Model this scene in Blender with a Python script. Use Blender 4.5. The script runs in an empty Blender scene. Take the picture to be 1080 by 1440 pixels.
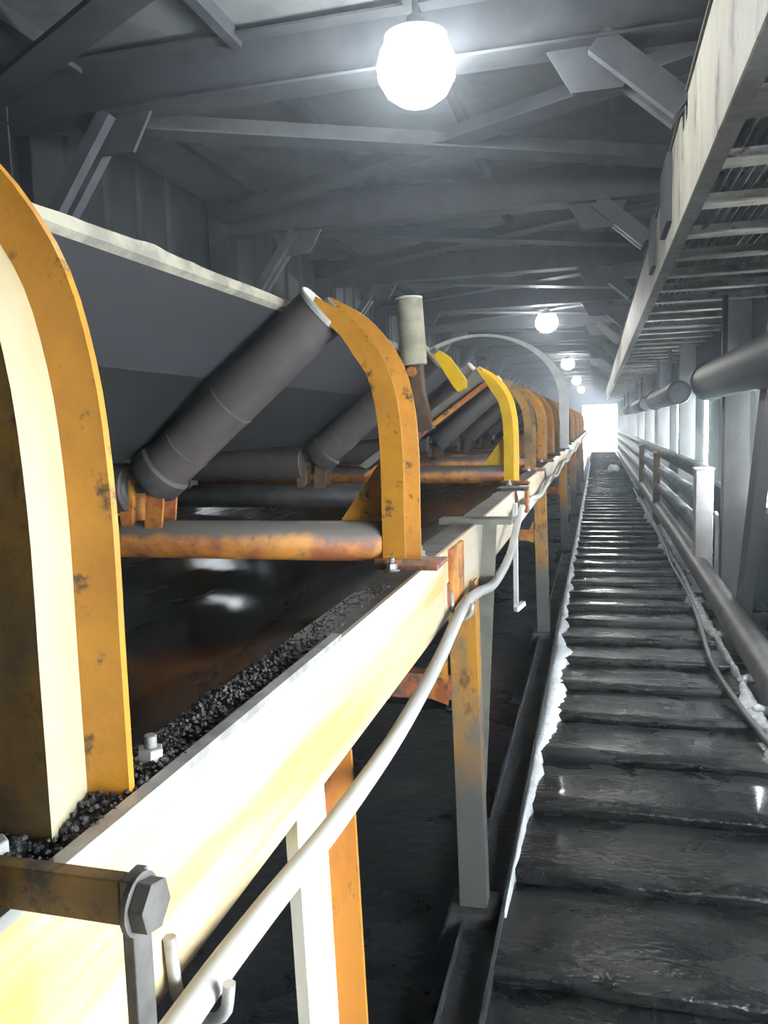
import bpy, math, random
from mathutils import Vector, Matrix, noise
random.seed(7)
S = bpy.context.scene
COL = S.collection

# ------------------------------------------------------------------ camera
F_PX, CX, CY = 1120.0, 540.0, 720.0
VPX, VPY = 840.0, 592.0                      # where the gallery's long lines meet
CAM_H = 1.5
dv = Vector(((VPX - CX) / F_PX, -(VPY - CY) / F_PX, -1.0)).normalized()
rv = Vector((1.0, 0.0, dv.x / -dv.z)).normalized()
uv = rv.cross(dv)
cam_data = bpy.data.cameras.new('camera')
cam_data.sensor_fit = 'VERTICAL'
cam_data.sensor_height = 36.0
cam_data.lens = F_PX / 1440.0 * 36.0
cam_data.clip_start = 0.02
cam = bpy.data.objects.new('camera', cam_data)
COL.objects.link(cam)
M3 = Matrix((rv, dv, uv))                    # world axes written in camera axes -> rows give camera-to-world
cam.matrix_world = Matrix.Translation((0, 0, CAM_H)) @ M3.to_4x4()
S.camera = cam

# ------------------------------------------------------------------ world and exposure
W = bpy.data.worlds.new('overcast_sky')
S.world = W
W.use_nodes = True
bg = W.node_tree.nodes['Background']
bg.inputs[0].default_value = (0.88, 0.95, 1.0, 1)
bg.inputs[1].default_value = 38.0
S.view_settings.view_transform = 'Standard'
S.view_settings.look = 'None'
S.view_settings.gamma = 1.0
S.view_settings.use_curve_mapping = False
S.view_settings.exposure = 0.0
LAMP_STRENGTH = 140.0
HAZE = 0.010

# ------------------------------------------------------------------ materials
def mat(name, c1, c2=None, c3=None, rough=0.6, rough2=None, scale=6.0, lo=0.45, hi=0.6, lo3=0.58, hi3=0.68,
        metallic=0.0, bump=0.1, bscale=40.0, stretch=(1, 1, 1), spec=0.5, detail=6.0, coat=0.0, coat_rough=.24, dust=None, mud=None):
    m = bpy.data.materials.new(name)
    m.use_nodes = True
    nt = m.node_tree
    N, L = nt.nodes, nt.links
    b = N['Principled BSDF']
    tc = N.new('ShaderNodeTexCoord')
    oi = N.new('ShaderNodeObjectInfo')
    mul = N.new('ShaderNodeMath'); mul.operation = 'MULTIPLY'; mul.inputs[1].default_value = 37.0
    L.new(oi.outputs['Random'], mul.inputs[0])
    add = N.new('ShaderNodeVectorMath'); add.operation = 'ADD'
    L.new(tc.outputs['Object'], add.inputs[0]); L.new(mul.outputs[0], add.inputs[1])
    mp = N.new('ShaderNodeMapping'); mp.inputs['Scale'].default_value = stretch
    L.new(add.outputs[0], mp.inputs[0])
    n1 = N.new('ShaderNodeTexNoise'); n1.inputs['Scale'].default_value = scale
    n1.inputs['Detail'].default_value = detail; n1.inputs['Roughness'].default_value = 0.65
    L.new(mp.outputs[0], n1.inputs['Vector'])
    b.inputs['Specular IOR Level'].default_value = spec
    b.inputs['Metallic'].default_value = metallic
    b.inputs['Roughness'].default_value = rough
    col = None
    def ramp(src, a, z):
        r = N.new('ShaderNodeMapRange'); r.inputs[1].default_value = a; r.inputs[2].default_value = z
        L.new(src, r.inputs[0]); return r.outputs[0]
    def mix(fac, a, bcol):
        x = N.new('ShaderNodeMix'); x.data_type = 'RGBA'
        L.new(fac, x.inputs[0])
        if isinstance(a, tuple): x.inputs[6].default_value = (*a, 1)
        else: L.new(a, x.inputs[6])
        x.inputs[7].default_value = (*bcol, 1)
        return x.outputs[2]
    cur = c1
    if c2:
        f1 = ramp(n1.outputs[0], lo, hi)
        cur = mix(f1, cur, c2)
        if rough2 is not None:
            mr = N.new('ShaderNodeMapRange'); mr.inputs[3].default_value = rough; mr.inputs[4].default_value = rough2
            L.new(f1, mr.inputs[0]); L.new(mr.outputs[0], b.inputs['Roughness'])
    if c3:
        n2 = N.new('ShaderNodeTexNoise'); n2.inputs['Scale'].default_value = scale * 2.7
        n2.inputs['Detail'].default_value = 8.0; n2.inputs['Roughness'].default_value = 0.7
        L.new(mp.outputs[0], n2.inputs['Vector'])
        cur = mix(ramp(n2.outputs[0], lo3, hi3), cur, c3)
    if mud:                                  # paint lost under a coat of dried mud below a height on the object
        z0, z1, mc = mud
        sx = N.new('ShaderNodeSeparateXYZ'); L.new(tc.outputs['Object'], sx.inputs[0])
        wob = N.new('ShaderNodeMath'); wob.operation = 'MULTIPLY_ADD'; wob.inputs[1].default_value = .35; wob.inputs[2].default_value = -.17
        L.new(n1.outputs[0], wob.inputs[0])
        sm_ = N.new('ShaderNodeMath'); sm_.operation = 'ADD'; L.new(sx.outputs[2], sm_.inputs[0]); L.new(wob.outputs[0], sm_.inputs[1])
        cur = mix(ramp(sm_.outputs[0], z1, z0), cur, mc)
    if dust:                                 # settled coal dust on what faces up
        ge = N.new('ShaderNodeNewGeometry'); sx = N.new('ShaderNodeSeparateXYZ'); L.new(ge.outputs['Normal'], sx.inputs[0])
        wob = N.new('ShaderNodeMath'); wob.operation = 'MULTIPLY_ADD'; wob.inputs[1].default_value = .9; wob.inputs[2].default_value = -.45
        L.new(n1.outputs[0], wob.inputs[0])
        sm_ = N.new('ShaderNodeMath'); sm_.operation = 'ADD'; L.new(sx.outputs[2], sm_.inputs[0]); L.new(wob.outputs[0], sm_.inputs[1])
        cur = mix(ramp(sm_.outputs[0], .05, .4), cur, dust)
    b.inputs['Coat Weight'].default_value = coat; b.inputs['Coat Roughness'].default_value = coat_rough
    if isinstance(cur, tuple): b.inputs['Base Color'].default_value = (*cur, 1)
    else: L.new(cur, b.inputs['Base Color'])
    if bump:
        n3 = N.new('ShaderNodeTexNoise'); n3.inputs['Scale'].default_value = bscale; n3.inputs['Detail'].default_value = 5.0
        L.new(mp.outputs[0], n3.inputs['Vector'])
        bp = N.new('ShaderNodeBump'); bp.inputs['Strength'].default_value = bump; bp.inputs['Distance'].default_value = 0.02
        L.new(n3.outputs[0], bp.inputs['Height']); L.new(bp.outputs[0], b.inputs['Normal'])
    return m

def emit(name, col, strength):
    m = bpy.data.materials.new(name); m.use_nodes = True
    nt = m.node_tree; nt.nodes.clear()
    e = nt.nodes.new('ShaderNodeEmission'); e.inputs[0].default_value = (*col, 1); e.inputs[1].default_value = strength
    o = nt.nodes.new('ShaderNodeOutputMaterial'); nt.links.new(e.outputs[0], o.inputs[0])
    return m

RUST = (0.10, 0.038, 0.014)
M = {}
M['amber'] = mat('amber_paint', (0.42, 0.19, 0.016), (0.30, 0.125, 0.012), (0.040, 0.028, 0.018), rough=0.42, rough2=0.6, scale=9, lo=.4, hi=.7, lo3=.57, hi3=.66, coat=.1)
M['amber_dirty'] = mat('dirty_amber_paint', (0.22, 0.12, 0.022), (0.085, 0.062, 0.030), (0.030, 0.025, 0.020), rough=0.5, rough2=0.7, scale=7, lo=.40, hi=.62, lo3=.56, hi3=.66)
M['yellow'] = mat('bright_yellow_paint', (0.74, 0.46, 0.012), (0.62, 0.34, 0.012), (0.06, 0.045, 0.02), rough=0.4, scale=8, lo=.45, hi=.75, lo3=.64, hi3=.72)
M['orange_rusty'] = mat('rusty_orange_paint', (0.55, 0.24, 0.03), (0.30, 0.085, 0.03), (0.05, 0.04, 0.035), rough=0.5, rough2=0.75, scale=8, lo=.42, hi=.58, lo3=.55, hi3=.64)
M['worn_web_glare'] = mat('grey_web_with_glare', (0.36, 0.32, 0.22), (0.34, 0.27, 0.14), (0.30, 0.19, 0.05), rough=0.5, scale=7, lo=.45, hi=.7, lo3=.6, hi3=.75, stretch=(1, 1, .4))
M['orange_bright'] = mat('orange_leg_paint', (0.50, 0.20, 0.022), (0.32, 0.10, 0.02), (0.09, 0.04, 0.02), rough=0.5, scale=7, lo=.45, hi=.65, stretch=(1, 1, .4))
M['pipe_dusty'] = mat('dusty_orange_pipe_paint', (0.46, 0.19, 0.025), (0.24, 0.07, 0.025), (0.075, 0.066, 0.058), rough=0.6, scale=7, lo=.42, hi=.58, lo3=.54, hi3=.66, dust=(0.085, 0.076, 0.068))
M['stringer'] = mat('worn_cream_yellow_paint', (0.62, 0.55, 0.45), (0.54, 0.37, 0.13), (0.36, 0.30, 0.23), rough=0.38, rough2=0.5, scale=5.0, lo=.46, hi=.68, lo3=.58, hi3=.75, stretch=(1, .12, 1.6), bump=.04)
M['leg'] = mat('worn_yellow_leg_paint', (0.50, 0.24, 0.03), (0.20, 0.17, 0.135), (0.12, 0.055, 0.025), rough=0.45, scale=7, lo=.44, hi=.60, lo3=.54, hi3=.66, stretch=(1, 1, .5), mud=(.50, .78, (0.115, 0.112, 0.104)))
M['pale_leg'] = mat('worn_leg_paint_with_glare', (0.80, 0.74, 0.60), (0.70, 0.52, 0.20), (0.24, 0.10, 0.04), rough=0.45, scale=5, lo=.50, hi=.64, lo3=.64, hi3=.72, stretch=(1, 1, .35))
M['grey_green'] = mat('grey_green_paint', (0.20, 0.20, 0.165), (0.15, 0.15, 0.13), rough=0.55, scale=7)
M['coal_grey'] = mat('dusty_steel', (0.10, 0.095, 0.088), (0.055, 0.052, 0.05), rough=0.75, scale=9)
M['roll'] = mat('dusty_roll_steel', (0.085, 0.072, 0.066), (0.052, 0.046, 0.044), rough=0.5, rough2=0.65, scale=6, lo=.35, hi=.7, stretch=(1, 1, 1), bump=.03)
M['roll_end'] = mat('black_roll_end', (0.035, 0.034, 0.034), (0.06, 0.056, 0.052), rough=0.6, scale=12)
M['belt'] = mat('grey_rubber_belt', (0.046, 0.046, 0.053), (0.036, 0.036, 0.041), rough=0.6, scale=2.2, stretch=(1, .15, 1), bump=.03)
M['belt_dark'] = mat('black_rubber_belt', (0.018, 0.021, 0.022), (0.013, 0.015, 0.016), rough=0.55, scale=2.2, stretch=(1, .15, 1), bump=.03)
M['belt_edge'] = mat('frayed_pale_belt_edge', (0.34, 0.32, 0.25), (0.22, 0.21, 0.17), rough=0.8, scale=14, bump=.3)
M['deck'] = mat('wet_black_deck', (0.022, 0.026, 0.032), (0.042, 0.046, 0.052), rough=0.16, rough2=0.42, scale=3.2, lo=.42, hi=.66, bump=.05, bscale=6, stretch=(1, .16, 1), spec=.5)
M['coal'] = mat('coal_grit', (0.030, 0.029, 0.030), (0.075, 0.072, 0.072), rough=0.6, scale=60, bump=.3, bscale=120)
M['tread'] = mat('wet_blackened_tread', (0.015, 0.017, 0.018), (0.028, 0.029, 0.028), (0.009, 0.010, 0.010), rough=0.08, rough2=0.50, scale=4.0, lo=.38, hi=.62, lo3=.48, hi3=.72, bump=.5, bscale=45, stretch=(.6, 1, 1), spec=.4, coat=.35, coat_rough=.07)
M['floor'] = mat('wet_coal_black_floor', (0.022, 0.025, 0.026), (0.042, 0.042, 0.041), (0.012, 0.012, 0.013), rough=0.25, rough2=0.6, scale=1.7, lo=.40, hi=.72, lo3=.45, hi3=.75, bump=.4, bscale=18)
M['kerb'] = mat('dark_kerb_steel', (0.030, 0.033, 0.037), (0.06, 0.06, 0.062), rough=0.35, rough2=.6, scale=5, bump=.25)
M['residue'] = mat('white_residue_and_lit_edge', (0.86, 0.88, 0.90), (0.66, 0.69, 0.72), rough=0.7, scale=14, lo=.5, hi=.75, bump=.5, bscale=50)
M['residue_grey'] = mat('grey_residue', (0.30, 0.31, 0.32), (0.50, 0.51, 0.52), rough=0.6, scale=14, bump=.5, bscale=50)
M['roof'] = mat('grey_roof_sheet', (0.15, 0.165, 0.177), (0.09, 0.10, 0.11), rough=0.55, scale=1.4, bump=.05)
M['beam'] = mat('dark_grey_roof_steel', (0.050, 0.058, 0.067), (0.034, 0.040, 0.047), rough=0.6, scale=3, bump=.05)
M['beam_mid'] = mat('mid_grey_roof_steel', (0.075, 0.085, 0.096), (0.052, 0.060, 0.069), rough=0.55, scale=4, bump=.05)
M['wall'] = mat('dark_grey_cladding', (0.042, 0.050, 0.057), (0.028, 0.034, 0.039), rough=0.6, scale=2, bump=.05)
M['dado'] = mat('slate_blue_cladding', (0.075, 0.09, 0.105), (0.05, 0.06, 0.072), rough=0.6, scale=2, bump=.05)
M['column'] = mat('pale_grey_column_paint', (0.42, 0.44, 0.43), (0.34, 0.33, 0.32), rough=0.5, scale=3, stretch=(1, 1, .4), bump=.04)
M['brace'] = mat('grey_violet_brace_paint', (0.115, 0.115, 0.127), (0.14, 0.13, 0.12), rough=0.5, scale=3, stretch=(1, 1, .4), bump=.04)
M['sheet'] = mat('pale_green_white_sheet', (0.66, 0.72, 0.68), (0.56, 0.60, 0.57), rough=0.5, scale=3, stretch=(1, 1, .2), bump=.03)
M['tray'] = mat('weathered_cream_plate', (0.29, 0.29, 0.245), (0.20, 0.195, 0.165), (0.075, 0.07, 0.06), rough=0.6, scale=3.4, lo=.45, hi=.65, lo3=.56, hi3=.66, stretch=(1, .6, .25), bump=.06)
M['tray_angle'] = mat('dusty_brown_grey_angle', (0.17, 0.165, 0.155), (0.11, 0.105, 0.098), (0.10, 0.075, 0.055), rough=0.6, scale=6, lo3=.6, hi3=.7, bump=.05)
M['rung'] = mat('flaking_cream_rung', (0.62, 0.61, 0.53), (0.42, 0.38, 0.33), (0.19, 0.13, 0.09), rough=0.6, scale=6, lo=.45, hi=.6, lo3=.58, hi3=.68, stretch=(.6, 1, 1), bump=.06)
M['grate'] = mat('grey_grating_bar', (0.26, 0.27, 0.27), (0.18, 0.18, 0.18), rough=0.55, scale=8)
M['duct'] = mat('dark_blue_green_duct', (0.020, 0.030, 0.036), (0.040, 0.050, 0.050), rough=0.55, scale=3, bump=.04)
M['pipe'] = mat('grey_service_pipe', (0.22, 0.235, 0.235), (0.14, 0.15, 0.15), rough=0.5, scale=4, bump=.05)
M['toe'] = mat('muddy_toe_pipe', (0.13, 0.13, 0.122), (0.085, 0.083, 0.078), rough=0.5, scale=4, bump=.15)
M['box'] = mat('pale_lilac_grey_box', (0.62, 0.60, 0.60), (0.50, 0.47, 0.47), rough=0.5, scale=5, bump=.03)
M['cable'] = mat('grey_cable_sheath', (0.46, 0.46, 0.45), (0.36, 0.36, 0.35), rough=0.5, scale=6, stretch=(1, .2, 1), bump=.05)
M['cable_dark'] = mat('dark_grey_cable_sheath', (0.11, 0.115, 0.115), (0.075, 0.078, 0.078), rough=0.5, scale=6, bump=.05)
M['zinc'] = mat('zinc_steel', (0.46, 0.46, 0.44), (0.30, 0.30, 0.29), rough=0.38, metallic=.35, scale=16, bump=.05)
M['hoop'] = mat('pale_grey_hoop', (0.78, 0.80, 0.78), (0.66, 0.68, 0.66), rough=0.5, scale=4, bump=.03)
M['guide'] = mat('cream_guide_roller', (0.42, 0.40, 0.29), (0.31, 0.29, 0.21), rough=0.55, scale=9, bump=.05)
M['brown'] = mat('brown_rust', (0.13, 0.075, 0.04), (0.075, 0.045, 0.028), rough=0.75, scale=9)
M['red_oxide'] = mat('red_oxide_primer', (0.44, 0.13, 0.05), (0.22, 0.10, 0.05), (0.10, 0.08, 0.07), rough=0.65, scale=16, lo=.42, hi=.58, lo3=.46, hi3=.58)
M['lamp'] = emit('lamp_glow', (1.0, 0.99, 0.95), LAMP_STRENGTH)
M['lamp_body'] = mat('grey_lamp_housing', (0.25, 0.26, 0.26), rough=0.5)
M['footing'] = mat('blackened_concrete', (0.035, 0.037, 0.04), (0.06, 0.06, 0.06), rough=0.5, scale=5, bump=.3)

def translucent_sheet():
    m = M['sheet'].copy(); m.name = 'translucent_pale_sheet'; nt = m.node_tree
    b = nt.nodes['Principled BSDF']; o = nt.nodes['Material Output']
    t = nt.nodes.new('ShaderNodeBsdfTranslucent'); t.inputs[0].default_value = (.86, .95, .88, 1)
    x = nt.nodes.new('ShaderNodeMixShader'); x.inputs[0].default_value = .022
    nt.links.new(b.outputs[0], x.inputs[1]); nt.links.new(t.outputs[0], x.inputs[2]); nt.links.new(x.outputs[0], o.inputs[0])
    return m
M['sheet_lit'] = translucent_sheet()

# ------------------------------------------------------------------ mesh helpers
class MB:
    def __init__(s): s.v = []; s.f = []; s.sm = []
    def quadbox(s, p):                       # 8 points: bottom 0-3 ccw, top 4-7
        o = len(s.v); s.v += [tuple(q) for q in p]
        for f in ((3, 2, 1, 0), (4, 5, 6, 7), (0, 1, 5, 4), (1, 2, 6, 5), (2, 3, 7, 6), (3, 0, 4, 7)):
            s.f.append(tuple(o + i for i in f)); s.sm.append(False)
        return s
    def box(s, x0, x1, y0, y1, z0, z1):
        return s.quadbox([(x0, y0, z0), (x1, y0, z0), (x1, y1, z0), (x0, y1, z0), (x0, y0, z1), (x1, y0, z1), (x1, y1, z1), (x0, y1, z1)])
    def bar(s, a, b, w, h, up=(0, 0, 1)):    # beam of w across, h along 'up', from a to b
        a, b = Vector(a), Vector(b); d = (b - a).normalized(); up = Vector(up)
        sd = d.cross(up).normalized(); u = sd.cross(d).normalized()
        c = [(-w / 2, -h / 2), (w / 2, -h / 2), (w / 2, h / 2), (-w / 2, h / 2)]
        pa = [a + sd * i + u * j for i, j in c]; pb = [b + sd * i + u * j for i, j in c]
        o = len(s.v); s.v += [tuple(q) for q in pa + pb]
        s.f += [(o + 3, o + 2, o + 1, o), (o + 4, o + 5, o + 6, o + 7)]; s.sm += [False] * 2
        for i in range(4):
            j = (i + 1) % 4; s.f.append((o + i, o + j, o + 4 + j, o + 4 + i)); s.sm.append(False)
        return s
    def tube(s, pts, r, n=14, caps=True):
        pts = [Vector(p) for p in pts]; m = len(pts)
        rs = r if isinstance(r, (list, tuple)) else [r] * m
        t0 = (pts[1] - pts[0]).normalized()
        ref = Vector((0, 0, 1)) if abs(t0.z) < .9 else Vector((1, 0, 0))
        o = len(s.v)
        for k, p in enumerate(pts):
            t = (pts[min(k + 1, m - 1)] - pts[max(k - 1, 0)])
            t = t.normalized() if t.length > 1e-9 else t0
            a = t.cross(ref)
            if a.length < 1e-4: a = t.orthogonal()
            a.normalize(); b = a.cross(t)
            ref = b
            for i in range(n):
                q = 2 * math.pi * i / n
                s.v.append(tuple(p + (a * math.cos(q) + b * math.sin(q)) * rs[k]))
        for k in range(m - 1):
            for i in range(n):
                j = (i + 1) % n
                s.f.append((o + k * n + i, o + k * n + j, o + (k + 1) * n + j, o + (k + 1) * n + i)); s.sm.append(True)
        if caps:
            s.f.append(tuple(o + i for i in range(n))[::-1]); s.f.append(tuple(o + (m - 1) * n + i for i in range(n))); s.sm += [False] * 2
        return s
    def lathe(s, a, b, prof, n=28):          # prof: (t along a->b in metres, radius); closed by caps
        a, b = Vector(a), Vector(b); d = (b - a).normalized()
        e1 = d.orthogonal().normalized(); e2 = d.cross(e1)
        def ring(t, r):
            o = len(s.v)
            for i in range(n):
                q = 2 * math.pi * i / n
                s.v.append(tuple(a + d * t + (e1 * math.cos(q) + e2 * math.sin(q)) * r))
            return o
        seg = [math.atan2(q[1] - p[1], q[0] - p[0]) for p, q in zip(prof, prof[1:])]
        first = prev = ring(*prof[0])
        for k in range(len(prof) - 1):       # rings are doubled where the outline turns sharply, so edges stay crisp
            if k and abs((seg[k] - seg[k - 1] + math.pi) % (2 * math.pi) - math.pi) > .6: prev = ring(*prof[k])
            nxt = ring(*prof[k + 1])
            for i in range(n):
                j = (i + 1) % n
                s.f.append((prev + i, prev + j, nxt + j, nxt + i)); s.sm.append(n > 8)
            prev = nxt
        s.f.append(tuple(first + i for i in range(n))[::-1]); s.f.append(tuple(prev + i for i in range(n))); s.sm += [False] * 2
        return s
    def prism(s, poly, a0, a1, axis='y'):    # polygon in the plane across 'axis', pushed from a0 to a1
        def P(u, v, a): return {'y': (u, a, v), 'x': (a, u, v), 'z': (u, v, a)}[axis]
        o = len(s.v); n = len(poly)
        s.v += [P(u, v, a0) for u, v in poly] + [P(u, v, a1) for u, v in poly]
        s.f.append(tuple(range(o, o + n))[::-1]); s.f.append(tuple(range(o + n, o + 2 * n))); s.sm += [False] * 2
        for i in range(n):
            j = (i + 1) % n; s.f.append((o + i, o + j, o + n + j, o + n + i)); s.sm.append(False)
        return s
    def strip(s, rings, closed=True, smooth=False):   # rings of equal length, each a list of points
        o = len(s.v); n = len(rings[0])
        for r in rings: s.v += [tuple(p) for p in r]
        for k in range(len(rings) - 1):
            for i in range(n if closed else n - 1):
                j = (i + 1) % n
                s.f.append((o + k * n + i, o + k * n + j, o + (k + 1) * n + j, o + (k + 1) * n + i)); s.sm.append(smooth)
        if closed:
            s.f.append(tuple(o + i for i in range(n))[::-1]); s.f.append(tuple(o + (len(rings) - 1) * n + i for i in range(n))); s.sm += [False] * 2
        return s
    def lump(s, c, r, seed=0, sq=.7, sub=2):
        import bmesh
        bm = bmesh.new(); bmesh.ops.create_icosphere(bm, subdivisions=sub, radius=1.0)
        o = len(s.v); c = Vector(c)
        for v in bm.verts:
            k = 1 + .45 * noise.noise(v.co * 1.6 + Vector((seed * 3.1, seed * 1.7, 0)))
            s.v.append((c.x + v.co.x * r * k, c.y + v.co.y * r * k, c.z + v.co.z * r * k * sq))
        for f in bm.faces: s.f.append(tuple(o + v.index for v in f.verts)); s.sm.append(sub > 1)
        bm.free(); return s
    def mesh(s, name, m):
        import bmesh
        me = bpy.data.meshes.new(name); me.from_pydata(s.v, [], s.f)
        me.polygons.foreach_set('use_smooth', s.sm)
        bm = bmesh.new(); bm.from_mesh(me); bmesh.ops.recalc_face_normals(bm, faces=bm.faces); bm.to_mesh(me); bm.free()
        me.materials.append(M[m] if isinstance(m, str) else m); return me
    def build(s, name, m, parent=None, bevel=0, loc=None):
        o = bpy.data.objects.new(name, s.mesh(name, m)); COL.objects.link(o)
        if parent: o.parent = parent
        if loc: o.location = loc
        if bevel:
            b = o.modifiers.new('bevel', 'BEVEL'); b.width = bevel; b.segments = 2; b.limit_method = 'ANGLE'
        return o

def tag(o, label, cat, group=None, kind=None):
    o['label'] = label; o['category'] = cat
    if group: o['group'] = group
    if kind: o['kind'] = kind
    return o
def empty(name, loc=(0, 0, 0)):
    o = bpy.data.objects.new(name, None); COL.objects.link(o); o.location = loc; o.empty_display_size = .1; return o
def thing(name, loc, label, cat, group=None): return tag(empty(name, loc), label, cat, group)
def struct(o): o['kind'] = 'structure'; return o
def stuff(o): o['kind'] = 'stuff'; return o
def inst(me, name, parent, loc, rot=(0, 0, 0), scl=(1, 1, 1)):
    o = bpy.data.objects.new(name, me); COL.objects.link(o); o.parent = parent; o.location = loc; o.rotation_euler = rot; o.scale = scl; return o
def smooth_path(pts, k=6):
    P = [Vector(p) for p in pts]; out = []
    for i in range(len(P) - 1):
        a, b, c, d = P[max(i - 1, 0)], P[i], P[i + 1], P[min(i + 2, len(P) - 1)]
        for j in range(k):
            t = j / k
            out.append(.5 * ((2 * b) + (c - a) * t + (2 * a - 5 * b + 4 * c - d) * t * t + (3 * b - a - 3 * c + d) * t ** 3))
    out.append(P[-1]); return out

Y0, Y1 = -6.0, 52.0
FLOOR_Z = -0.15
ROOF_Z = 3.66
XL, XR = -3.55, 1.42

# ------------------------------------------------------------------ floor and walkway
fl = struct(MB().box(XL, XR, Y0, Y1, FLOOR_Z - .15, FLOOR_Z).build('floor', 'floor'))
WX0, WX1 = -0.275, 0.82
walk = struct(MB().box(WX0, WX1, Y0, Y1, FLOOR_Z, -0.045).build('floor_walkway', 'kerb'))
def tread_mesh(seed):
    mb = MB(); nx, ny = 16, 5; D = .5
    rows = []
    for j in range(ny + 1):
        t = j / ny; y = t * (D - .012)
        z = .012 - .034 * t
        row = []
        for i in range(nx + 1):
            x = WX0 + (WX1 - WX0) * i / nx
            dz = .007 * noise.noise(Vector((x * 3, y * 4, seed * 5.3))) + .004 * noise.noise(Vector((x * 11, y * 13, seed * 2.1)))
            dy = .012 * noise.noise(Vector((x * 2.2, seed * 7.7, 1.0))) if j in (0,) else 0
            row.append(Vector((x, y + dy, z + dz)))
        rows.append(row)
    front = [Vector((p.x, p.y + .006, -.045)) for p in rows[0]]
    mid = [Vector((p.x, p.y - .004, p.z - .012)) for p in rows[0]]
    back = [Vector((p.x, D - .012, -.045)) for p in rows[-1]]
    mb.strip([front, mid] + rows + [back], closed=False, smooth=True)
    return mb.mesh('tread', 'tread')
TM = [tread_mesh(k) for k in range(7)]
for k in range(84):
    y = -1.46 + k * .5
    inst(TM[(k * 3) % 7], 'tread', walk, (0, y, 0))
# far end of the ramp where single boards cannot be told apart
MB().box(WX0, WX1, -1.46 + 84 * .5, Y1, -.05, -.005).build('ramp_deck', 'tread', walk)
# kerb along the conveyor side
kerb = struct(empty('trim_1'))
mb = MB().prism([(-.275, -.15), (-.275, .03), (-.283, .03), (-.283, -.03), (-.40, -.045), (-.40, -.15)], Y0, Y1)
mb.build('kerb_angle', 'kerb', kerb)
mb = MB().box(-.405, -.397, Y0, Y1, -.15, -.02); mb.build('kerb_lip', 'kerb', kerb)

# white residue along the kerb, widened far off to paint the kerb's lit edge
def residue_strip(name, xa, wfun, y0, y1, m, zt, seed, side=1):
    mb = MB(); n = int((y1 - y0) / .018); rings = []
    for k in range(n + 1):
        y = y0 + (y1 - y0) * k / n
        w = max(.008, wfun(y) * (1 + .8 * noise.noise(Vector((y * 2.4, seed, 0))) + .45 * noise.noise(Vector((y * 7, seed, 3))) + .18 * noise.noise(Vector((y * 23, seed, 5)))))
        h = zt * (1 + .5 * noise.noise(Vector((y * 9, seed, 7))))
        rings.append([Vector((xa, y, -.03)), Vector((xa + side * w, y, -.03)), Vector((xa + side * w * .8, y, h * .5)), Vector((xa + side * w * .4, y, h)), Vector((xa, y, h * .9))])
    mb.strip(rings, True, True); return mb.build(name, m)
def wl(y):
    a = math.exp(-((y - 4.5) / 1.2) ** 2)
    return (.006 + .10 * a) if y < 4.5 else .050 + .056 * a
tag(stuff(residue_strip('white_residue_and_lit_edge', -.276, wl, 2.3, 30.0, 'residue', .020, 2.0)), 'white crusty residue along the walkway kerb, carried on as its painted lit edge', 'residue')
def wr(y): return .06 + .03 * math.sin(y * 2.1)
tag(stuff(residue_strip('grey_residue', .80, wr, 3.0, 16.0, 'residue_grey', .03, 9.0, -1)), 'grey lumpy residue between the walkway and the fat toe pipe', 'residue')

# ------------------------------------------------------------------ ceiling and its steel
ceil = struct(MB().box(XL, XR + .1, Y0, Y1, ROOF_Z, ROOF_Z + .08).build('ceiling', 'roof'))
BEAM_Y = [4.25 + 2.9 * k for k in range(-3, 16)]
def ibeam(p0, p1, h, w, t=.014):
    mb = MB(); p0, p1 = Vector(p0), Vector(p1); z = Vector((0, 0, 1))
    mb.bar(p0 + z * (h / 2 - t / 2), p1 + z * (h / 2 - t / 2), w, t); mb.bar(p0 - z * (h / 2 - t / 2), p1 - z * (h / 2 - t / 2), w, t)
    mb.bar(p0, p1, t, h - 2 * t); return mb
beam_me = ibeam((XL, 0, 0), (XR, 0, 0), .30, .20).mesh('roof_beam', 'beam')
diag1 = MB().bar((XL + .15, .15, 0), (XR - .05, 2.75, 0), .20, .012).bar((XL + .15, .15, .06), (XR - .05, 2.75, .06), .014, .12).mesh('roof_brace', 'beam_mid')
diag2 = MB().bar((XL + .15, 2.75, 0), (XR - .05, .15, 0), .20, .012).bar((XL + .15, 2.75, .06), (XR - .05, .15, .06), .014, .12).mesh('roof_brace', 'beam')
kneeL = MB().bar((XL + .12, -.06, -1.05), (XL + .86, -.06, -.05), .07, .075).bar((XL + .12, .06, -1.05), (XL + .86, .06, -.05), .07, .075).mesh('knee_brace', 'beam_mid')
kneeR = MB().bar((.395, -.06, -.40), (XR - 1.42, -.06, -.05), .06, .13).bar((.395, .07, -.40), (XR - 1.42, .07, -.05), .06, .13).mesh('knee_brace', 'beam_mid')
gus = MB().prism([(-.25, 0), (.25, 0), (.12, -.22), (-.12, -.22)], -.012, .012).mesh('gusset_plate', 'beam')
purlin = MB().prism([(-.03, 0), (.03, 0), (.03, .09), (-.03, .09)], Y0, Y1).mesh('purlin', 'beam')
for y in BEAM_Y:
    inst(beam_me, 'roof_beam', ceil, (0, y, 3.47))
    inst(diag1, 'roof_brace', ceil, (0, y, 3.40)); inst(diag2, 'roof_brace', ceil, (0, y, 3.43))
    inst(kneeL, 'knee_brace', ceil, (0, y, 3.37)); inst(kneeR, 'knee_brace', ceil, (0, y, 3.37))
    inst(gus, 'gusset_plate', ceil, (XL + .86, y, 3.33)); inst(gus, 'gusset_plate', ceil, (XR - 1.42, y, 3.33))
for x in (-2.9, -1.9, -.9, .1, 1.0): inst(purlin, 'purlin', ceil, (x, 0, 3.575))

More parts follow.
